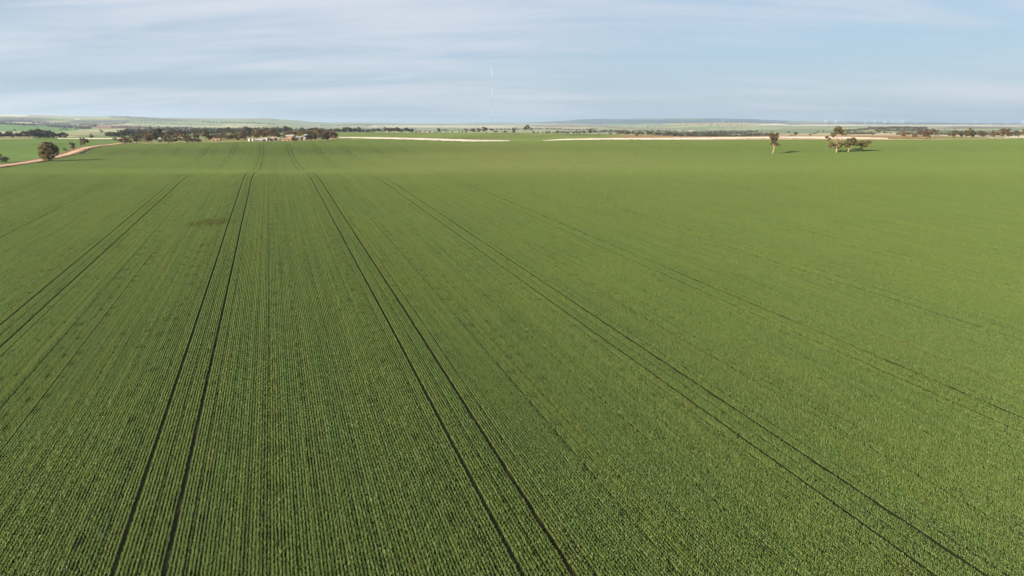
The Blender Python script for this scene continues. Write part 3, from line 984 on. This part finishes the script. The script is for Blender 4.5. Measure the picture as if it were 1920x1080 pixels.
belt(-6, 128, 19, 1010, 1010, 8, 14, 'dark tree from the cream strip end of the roadside paddock belt', 'dark belt behind the roadside paddock', rev=True)
belt(58, 96, 7, 1015, 1015, 14, 18, 'of the taller trees crowning the roadside paddock belt, from the cream strip', 'tall trees of the roadside belt', rev=True)
belt(200, 330, 22, 1150, 1180, 9, 15, 'dark tree from the road end of the belt behind the headland row', 'dark belt behind the headland row')
belt(320, 545, 34, 1250, 1500, 10, 15, 'tree from the headland row end of the thick dark belt behind the farm', 'thick dark belt behind the farm', ('dark', 'dark', 'green'))
belt(556, 632, 9, 1550, 1500, 6, 12, 'of the scattered dark trees beyond the farmstead, from the thick belt', 'scattered trees beyond the farm')
belt(628, 775, 26, 1395, 1400, 6, 11, 'dark tree from the farm end of the belt behind the far green paddock', 'dark belt along the far paddock')
belt(768, 880, 13, 1390, 1380, 2.5, 4, 'low shrub from the dark belt end of the far paddock crest', 'shrubs on the far paddock crest', ('dark', 'green'), ('bush',), 'shrub')
belt(998, 1100, 14, 1345, 1330, 3, 5, 'low hedge shrub beyond the tall open-crowned tree on the crest', 'hedge on the far crest', ('dark', 'green'), ('bush',), 'shrub')
belt(1160, 1345, 30, 1330, 1250, 5, 8.5, 'dark tree from the crest hedge end of the belt behind the cream strip', 'low dark belt behind the cream strip')
belt(1345, 1435, 12, 1350, 1350, 3, 6, 'small scrub bush from the low dark belt end behind the cream strip', 'scrub behind the cream strip', ('dark', 'green'), ('bush', 'round'), 'shrub')
belt(1625, 1738, 26, 3520, 3400, 3, 5.5, 'dark tree from the lower mast end of the distant wooded rise', 'trees on the wooded rise')
belt(1560, 1660, 14, 2500, 2500, 3, 5.5, 'greyish tree from the tallest gum end of scrub below the wooded rise', 'scrub below the wooded rise')
for px, y, h, w, st, mk, lab in (
        (823, 1380, 9, 7, 'round', 'dark', 'single dark round tree on the far paddock crest'),
        (873, 1375, 8, 9, 'open', 'dark', 'sparse grey tree left of the russet clump on the crest'),
        (887, 1370, 9, 11, 'round', 'red', 'broad russet tree in the clump below the radio mast'),
        (898, 1370, 9, 8, 'round', 'red', 'second russet tree in the clump below the radio mast'),
        (909, 1375, 12, 12, 'round', 'red', 'tallest russet tree beside the little white shed'),
        (922, 1375, 9, 8, 'open', 'red', 'thin bare-looking tree at the foot of the radio mast'),
        (930, 1370, 5, 9, 'bush', 'dark', 'dark bush at the end of the russet clump'),
        (947, 1365, 4.5, 8, 'bush', 'dark', 'low dark bush between russet clump and pine'),
        (963, 1360, 8.5, 7, 'cone', 'dark', 'small dark cone-shaped tree alone on the crest'),
        (988.5, 1350, 15, 15, 'open', 'red', 'tall open-crowned tree with bare trunk on the crest'),
        (1106, 1310, 9.5, 10, 'round', 'red', 'russet tree at the end of the crest hedge'),
        (1114, 1310, 8, 7, 'open', 'red', 'small thin tree leaning from the russet hedge tree'),
        (1194, 960, 7, 8, 'round', 'red', 'small russet tree on the edge of the long cream strip'),
        (1492, 1200, 8, 10, 'round', 'dark', 'dark round tree behind the cream strip between field gums'),
        (1519, 1250, 5, 6, 'cone', 'dark', 'tiny dark pointed tree behind the cream strip'),
        (1484, 1250, 3.5, 10, 'bush', 'dark', 'flat dark bush beside the dark round tree'),
        (1695, 890, 11, 13, 'round', 'gold', 'yellow-green small tree at the crop edge'),
        (1716, 900, 7, 10, 'bush', 'red', 'low russet bush beside the yellow-green small tree'),
        (1733, 850, 15, 20, 'round', 'red', 'wide russet tree at the crop edge beyond the cream strip'),
        (1748, 870, 15, 15, 'open', 'red', 'open russet tree leaning from the wide russet one'),
        (1788, 900, 12, 18, 'round', 'olive', 'olive tree left of the tall dark pair at the crop edge'),
        (1803, 910, 11, 10, 'round', 'dark', 'dark small tree tucked beside the olive one'),
        (1816, 890, 16, 16, 'round', 'olive', 'tallest olive tree of the crop edge row'),
        (1824, 895, 12, 13, 'round', 'dark', 'dark tree under the tallest olive tree'),
        (1840, 900, 12, 14, 'round', 'red', 'russet tree right of the tallest olive tree'),
        (1863, 900, 12, 12, 'round', 'red', 'smaller russet tree at the side of the large russet pair'),
        (1878, 880, 16, 18, 'round', 'red', 'large russet tree above the end cream strip'),
        (1890, 880, 15, 16, 'round', 'red', 'second large russet tree above the end cream strip'),
        (1904, 900, 13, 11, 'round', 'dark', 'dark tree beside the large russet pair'),
        (1916, 900, 14, 11, 'open', 'olive', 'sparse olive tree beyond the large russet pair'),
        (1930, 900, 13, 14, 'round', 'olive', 'olive tree past the sparse one at the crop edge')):
    p = at(px, y)
    if px > 1680: h *= 1.15; w *= 1.25
    nm = {'bush': 'shrub', 'cone': 'pine_tree'}.get(st, 'gum_tree')
    stock_tree(nm, st, random.randrange(2 if st == 'cone' else 4), mk, p, px_h(p, h), px_h(p, w), lab, None, cat='shrub' if nm == 'shrub' else 'tree')


# --- far woods, nobody could count them: one mass of small leafy clumps
def far_woods():
    g = np.random.default_rng(31)
    X, Y, S = [], [], []

    def line(px0, row0, px1, row1, n, y0, y1, s=7):
        for i in range(n):
            f = (i + g.random()) / n
            y = y0 + (y1 - y0) * f + g.normal(0, (y0 + y1) * .004)
            q = at(px0 + (px1 - px0) * f + g.normal(0, .5), y)
            X.append(q.x); Y.append(q.y); S.append(s * g.uniform(.6, 1.4))
    for px0, px1, y0, y1, n, s in (
            (235, 320, 2500, 2700, 60, 10), (0, 60, 3700, 3900, 40, 9), (88, 135, 3700, 3600, 24, 9), (140, 170, 3200, 3400, 24, 9), (60, 130, 5200, 5300, 30, 9),
            (0, 60, 5200, 5700, 70, 7), (150, 235, 5300, 5800, 60, 7), (230, 420, 6300, 6700, 80, 7), (60, 180, 4300, 4500, 50, 9), (210, 360, 4200, 4300, 60, 9),
            (203, 245, 8700, 8800, 50, 5), (500, 640, 4200, 4300, 70, 9), (540, 700, 3400, 3300, 60, 8), (640, 780, 5200, 5300, 60, 9), (820, 1000, 4300, 4200, 50, 8),
            (960, 1120, 5600, 5600, 70, 9), (1040, 1180, 3300, 3300, 50, 8), (1130, 1250, 4200, 4200, 50, 9), (1245, 1400, 2600, 2700, 110, 8), (1300, 1440, 1900, 1900, 60, 6),
            (1340, 1420, 3100, 3100, 40, 8), (1400, 1450, 1900, 1900, 26, 7), (1560, 1640, 2300, 2300, 60, 6), (1640, 1760, 2900, 2900, 50, 8), (1740, 1920, 2300, 2400, 90, 8),
            (1585, 1650, 3150, 3560, 70, 7), (1650, 1738, 3560, 3400, 110, 8), (1680, 1760, 2100, 2100, 36, 7), (380, 520, 7500, 7600, 60, 10), (600, 700, 9500, 9800, 60, 12), (1100, 1400, 8000, 8200, 70, 10), (300, 460, 2900, 3100, 60, 9)):
        line(px0, 0, px1, 0, n, y0, y1, s)
    for _ in range(420):                            # single paddock trees
        y = 2000 * (6 ** g.random()); px = g.uniform(-150, 2070)
        q = at(px, y); X.append(q.x); Y.append(q.y); S.append(g.uniform(4, 8))
    X = np.array(X); Y = np.array(Y); S = np.array(S)
    Z = height(X, Y)
    nl = 34
    n = len(X)
    d = g.normal(size=(n, nl, 3)); d /= np.linalg.norm(d, axis=2)[..., None]
    P = np.stack([X, Y, Z + S * .5], 1)[:, None, :] + d * (S[:, None, None] * np.array([.75, .75, .5])) * (0.45 + .55 * g.random((n, nl, 1)))
    a = g.normal(size=(n, nl, 3)); a /= np.linalg.norm(a, axis=2)[..., None]
    b = np.cross(a, g.normal(size=(n, nl, 3))); b /= np.linalg.norm(b, axis=2)[..., None]
    s = (S * .24)[:, None, None]
    Q = np.stack([P - a * s, P + b * s, P + a * s, P - b * s], 2).reshape(-1, 3)
    me = mesh_np('distant_woods', Q, np.arange(n * nl * 4), np.full(n * nl, 4), M_DARK)
    tag(add('distant_woods', me), 'distant dark woods and tree lines across the far hills', kind='stuff')


far_woods()

# ------------------------------------------------------------------ farm buildings
M_WALLP = plain('salmon_wall', (0.24, 0.135, 0.09), 0.85, 0.12, 0.5)
M_WALLW = plain('white_wall', (0.16, 0.13, 0.108), 0.8, 0.08, 0.5)
M_ROOFW = plain('pale_iron_roof', (0.22, 0.20, 0.19), 0.45, 0.1, 0.4, 0.4)
M_ROOFG = plain('grey_iron_roof', (0.30, 0.29, 0.29), 0.5, 0.15, 0.4, 0.4)
M_ROOFR = plain('rust_roof', (0.33, 0.16, 0.10), 0.7, 0.2, 0.4)
M_DOOR = plain('dark_opening', (0.035, 0.03, 0.03), 0.6, 0.1, 0.5)
M_GLASS = plain('window_glass', (0.05, 0.06, 0.07), 0.15, 0.05, 0.5, 0.6)
M_TANK = plain('white_tank', (0.27, 0.25, 0.225), 0.5, 0.06, 0.6, 0.3)


def building(name, px, row, Lm, Wm, hm, rise, rz, wall, roof, label, cat='building', doors=2, windows=3, y=None, chimney=False, group=None):
    p = hit(px, row) if y is None else at(px, y)
    if y is None: hm, rise, Lm, Wm = hm * .70, rise * .65, Lm * .85, Wm * .8
    t = empty(name, p, rz)
    b = MB()
    x, w = Lm / 2, Wm / 2
    b.poly([(-x, -w, -.8), (x, -w, -.8), (x, w, -.8), (-x, w, -.8), (-x, -w, hm), (x, -w, hm), (x, w, hm), (-x, w, hm), (-x, 0, hm + rise), (x, 0, hm + rise)],
           [(3, 2, 1, 0), (0, 1, 5, 4), (2, 3, 7, 6), (1, 2, 6, 9, 5), (3, 0, 4, 8, 7)])
    b.build('wall', wall, t)
    o_, th = 0.45, 0.12
    k = rise / w
    r = MB()
    for s in (-1, 1):
        e0 = (s * (w + o_), hm - k * o_ + .05); e1 = (0, hm + rise + .05)
        r.poly([(-x - o_, e0[0], e0[1]), (x + o_, e0[0], e0[1]), (x + o_, 0, e1[1]), (-x - o_, 0, e1[1]),
                (-x - o_, e0[0], e0[1] + th), (x + o_, e0[0], e0[1] + th), (x + o_, 0, e1[1] + th), (-x - o_, 0, e1[1] + th)],
               [(3, 2, 1, 0), (4, 5, 6, 7), (0, 1, 5, 4), (2, 3, 7, 6), (1, 2, 6, 5), (3, 0, 4, 7)] if s < 0 else
               [(0, 1, 2, 3), (7, 6, 5, 4), (4, 5, 1, 0), (6, 7, 3, 2), (5, 6, 2, 1), (7, 4, 0, 3)])
    ro = r.build('roof', roof, t)
    if chimney:
        MB().box((x * .4, .5, hm + rise + .3), (.9, .7, 1.6)).build('chimney', M_ROOFR, ro)
    n = doors + windows
    for i in range(n):
        cx = -x + (i + .5) * Lm / n
        if i % max(1, n // max(doors, 1)) == 0 and doors:
            MB().box((cx, -w - .03, hm * .42), (min(2.6, Lm / n * .7), .12, hm * .84)).build('door', M_DOOR, t)
        else:
            wn = MB().box((cx, -w - .02, hm * .58), (1.3, .1, 1.1)).build('window', M_WALLW, t)
            MB().box((cx, -w - .06, hm * .58), (1.06, .06, .88)).build('pane', M_GLASS, wn)
    tag(t, label, cat, group)
    return t


def tank(px, row, r, h, label):
    p = hit(px, row)
    t = empty('water_tank', p)
    n = 20
    b = MB()
    b.tube([(0, 0, -.4), (0, 0, h)], r, n)
    b.build('barrel', M_TANK, t)
    c = MB(); c.tube([(0, 0, h + .01), (0, 0, h + r * .16), (0, 0, h + r * .34)], [r * 1.04, r * .7, r * .12], n)
    lid = c.build('lid', M_TANK, t)
    MB().tube([(0, 0, h + r * .3), (0, 0, h + r * .3 + .3)], .25, 8).build('hatch', M_ROOFG, lid)
    tag(t, label, 'tank', 'white tanks at the farm')


tank(468.3, 264.8, 1.5, 2.4, 'round white water tank beside the dark farm tree')
tank(474.7, 264.7, 1.5, 2.4, 'round white water tank nearer the grey sheds')
building('shed', 487, 264.6, 9, 6, 2.2, 1.0, R(6), M_WALLW, M_ROOFG, 'small grey-roofed shed next to the white tanks', 'shed', 1, 2)
building('shed', 499, 263.8, 11, 7, 2.6, 1.2, R(-5), M_ROOFG, M_ROOFG, 'low grey iron shed beside the white-roofed house', 'shed', 2, 1)
building('farmhouse', 510, 263.6, 10, 9, 2.6, 1.8, R(8), M_WALLW, M_ROOFW, 'white-roofed farmhouse at the front of the farm trees', 'house', 1, 3, chimney=True)
building('shed', 519.5, 262.6, 7, 6, 2.5, 1.2, R(3), M_WALLW, M_ROOFW, 'small pale shed between farmhouse and salmon shed', 'shed', 1, 1)
building('long_shed', 541, 263.8, 19, 7, 2.0, .9, R(1), M_WALLP, M_WALLP, 'long low salmon-coloured shed in front of the farm', 'shed', 3, 5)
building('farmhouse', 545, 258.6, 11, 8, 3.2, 1.9, R(-4), M_WALLP, M_ROOFW, 'salmon farmhouse with pale roof behind the long shed', 'house', 1, 3, chimney=True)
building('shed', 561.5, 261.5, 7, 6, 3.2, 1.3, R(10), M_WALLW, M_ROOFW, 'bright white shed at the end of the salmon shed', 'shed', 1, 1)
building('shed', 570.5, 262.5, 6, 5, 2.6, 1.1, R(-8), M_WALLW, M_ROOFW, 'white hut in front of the dark farm trees', 'shed', 1, 1)
building('barn', 578, 257.3, 10, 8, 3.6, 1.6, R(-12), M_WALLW, M_ROOFW, 'white-roofed barn half hidden by the olive gums', 'barn', 1, 1)
building('shed', 619, 260.2, 8, 6, 2.6, 1.2, R(5), M_WALLP, M_ROOFR, 'salmon shed among the russet trees at the farm end', 'shed', 1, 1)
building('shed', 406, 264.2, 9, 6, 2.0, 1.0, R(4), M_ROOFR, M_WALLP, 'rust-walled shed with pale pink roof beyond the headland row', 'shed', 2, 0)
building('shed', 914, 0, 9, 6, 2.6, 1.1, R(4), M_WALLW, M_ROOFW, 'little white shed among russet trees below the radio mast', 'shed', 1, 1, y=1362)
building('barn', 1274, 0, 34, 16, 6, 3, R(6), M_WALLW, M_ROOFW, 'distant white barn on the green plain, the nearer-to-mast one', 'barn', 1, 2, y=4600)
building('barn', 1294, 0, 38, 16, 6, 3, R(-4), M_WALLW, M_ROOFW, 'distant white barn close above the low dark belt', 'barn', 1, 2, y=3700)
building('barn', 739, 0, 40, 18, 7, 3, R(4), M_WALLW, M_ROOFW, 'distant white barn on the plain behind the far paddock belt', 'barn', 1, 2, y=9000)
building('barn', 749, 0, 40, 18, 6, 3, R(-6), M_WALLW, M_ROOFW, 'second distant pale barn on the plain behind the belt', 'barn', 1, 2, y=8400)

# roadside marker post
p = hit(187, 269.5)
t = empty('marker_post', p)
MB().tube([(0, 0, -.3), (0, 0, 3.2)], [.14, .11], 8).build('post', M_WALLW, t)
MB().box((0, -.16, 2.7), (.5, .04, .6)).build('plate', M_WALLW, t)
tag(t, 'thin white marker post beside the bending dirt road', 'post')

# ------------------------------------------------------------------ radio masts
M_MW = plain('mast_white', (0.44, 0.45, 0.46), 0.5, 0.04, 0.2)
M_MR = plain('mast_red', (0.17, 0.12, 0.115), 0.55, 0.08, 0.2)
M_MG = plain('galvanised_steel', (0.40, 0.41, 0.43), 0.5, 0.1, 0.2, 0.4)


def mast(px, y, top_row, width, nsec, mats, label, leg=.16):
    p = at(px, y)
    top = z_at_row(y, top_row) - p.z
    t = empty('radio_mast', p)
    MB().box((0, 0, .2), (width * 2, width * 2, 1.6)).build('footing', M_WALLW, t)
    c3 = [(width / 1.732 * math.cos(a), width / 1.732 * math.sin(a)) for a in (R(90), R(210), R(330))]
    for s in range(nsec):
        z0, z1 = top * s / nsec + (.6 if s == 0 else 0), top * (s + 1) / nsec
        b = MB()
        for c in c3:
            b.tube([(c[0], c[1], z0), (c[0], c[1], z1)], leg, 5)
        n = max(3, int((z1 - z0) / (width * 1.6)))
        for i in range(n):
            a0 = z0 + (z1 - z0) * i / n; a1 = z0 + (z1 - z0) * (i + 1) / n
            for k in range(3):
                q, r_ = c3[k], c3[(k + 1) % 3]
                if i % 2: q, r_ = r_, q
                b.tube([(q[0], q[1], a0), (r_[0], r_[1], a1)], leg * .55, 3, False)
        b.build('lattice_section', mats[s % len(mats)], t)
    for lv in (.34, .66, .97):
        for a in (R(90), R(210), R(330)):
            rr = top * .55
            g_ = Vector((rr * math.cos(a), rr * math.sin(a), 0))
            gz = hz(p.x + g_.x, p.y + g_.y) - p.z
            MB().tube([(0, 0, top * lv), (g_.x, g_.y, gz)], .03, 3, False).build('guy_wire', M_MG, t)
    MB().tube([(0, 0, top), (0, 0, top + 6)], [.12, .05], 5).build('antenna', M_MG, t)
    tag(t, label, 'mast')


mast(922.5, 2150, 127, 1.5, 7, [M_MW, M_MR], 'very tall slender red and white guyed radio mast rising behind the russet clump', .06)
mast(1570, 4300, 186, 2.6, 5, [M_MG, M_MR], 'faint grey lattice mast far off above the tallest field gum', .075)

# ------------------------------------------------------------------ wind turbines on the far ridge
M_TURB = plain('turbine_white', (0.46, 0.47, 0.48), 0.4, 0.02, 0.05)


def turbine_parts():
    tw = MB().tube([(0, 0, -8), (0, 0, 45), (0, 0, 92)], [2.6, 2.1, 1.4], 12).mesh('tower', M_TURB, True)
    na = MB().box((0, 1.2, 93.4), (3.6, 9.5, 3.6)).mesh('nacelle', M_TURB)
    hb = MB().tube([(0, -3.5, 93.4), (0, -5.0, 93.4), (0, -6.6, 93.4)], [1.7, 1.5, .3], 10).mesh('hub', M_TURB, True)
    bl = MB()
    bl.poly([(-.9, -.3, 0), (.9, -.3, 0), (.9, .3, 0), (-.9, .3, 0), (-1.2, -.25, 9), (2.0, -.2, 9), (2.0, .1, 9), (-1.2, .25, 9),
             (-.3, -.1, 44), (.35, -.08, 44), (.35, .02, 44), (-.3, .08, 44)],
            [(3, 2, 1, 0), (0, 1, 5, 4), (1, 2, 6, 5), (2, 3, 7, 6), (3, 0, 4, 7), (4, 5, 9, 8), (5, 6, 10, 9), (6, 7, 11, 10), (7, 4, 8, 11), (8, 9, 10, 11)])
    return tw, na, hb, bl.mesh('blade', M_TURB)


TP = turbine_parts()
turb = [(1547, 12500), (1566, 12200), (1621, 12500), (1639, 12800), (1658, 12200), (1674, 12500), (1685, 12700), (1692, 12300), (1717, 12600), (1827, 13500), (1855, 13200), (1887, 13600), (1916, 13300),
        (1010, 17500), (1024, 17800), (1031, 17200), (1056, 17600), (1061, 17300), (1066, 17700), (1355, 12300)]
for i, (px, y) in enumerate(turb):
    p = at(px, y)
    t = empty('wind_turbine', p, R(random.uniform(-35, 35)))
    t.scale = (.8, .8, .8)
    add('tower', TP[0], t); add('nacelle', TP[1], t); add('hub', TP[2], t)
    a0 = random.uniform(0, 2)
    for k in range(3):
        bl = add('blade', TP[3], t, (0, -5.0, 93.4))
        bl.rotation_euler = (0, a0 + k * 2 * math.pi / 3, 0)
    if px > 1800:
        lab, grp = '%s tiny turbine of the sparse set above the russet crop edge trees' % ORD[[q for q, _ in turb if q > 1800].index(px)], 'sparse wind turbines above the crop edge trees'
    elif px > 1500:
        lab, grp = '%s tiny white turbine along the far ridge from the faint lattice mast' % ORD[[q for q, _ in turb if 1500 < q < 1800].index(px)], 'wind turbines on the ridge beyond the wooded rise'
    elif px > 1300:
        lab, grp = 'single tiny white wind turbine above the tan hill', None
    else:
        lab, grp = '%s tiny wind turbine along the blue hill, from the tall mast' % ORD[[q for q, _ in turb if q < 1300].index(px)], 'wind turbines on the blue hill'
    tag(t, lab, 'wind turbine', grp)

# ------------------------------------------------------------------ haze
hm_ = bpy.data.materials.new('haze_air'); hm_.use_nodes = True
hm_.node_tree.nodes.clear()
HN = NT(hm_.node_tree)
pv = HN.n('ShaderNodeVolumePrincipled')
pv.inputs['Color'].default_value = (0.64, 0.82, 1.0, 1)
pv.inputs['Density'].default_value = 4.8e-5
pv.inputs['Anisotropy'].default_value = 0.38
ho = HN.n('ShaderNodeOutputMaterial')
HN.l(pv.outputs[0], ho.inputs['Volume'])
hb_ = MB().box((0, 20000, 40), (140000, 60000, 440)).build('haze', hm_)
hb_.visible_shadow = True
tag(hb_, 'thin pale blue haze over the far country', kind='stuff')
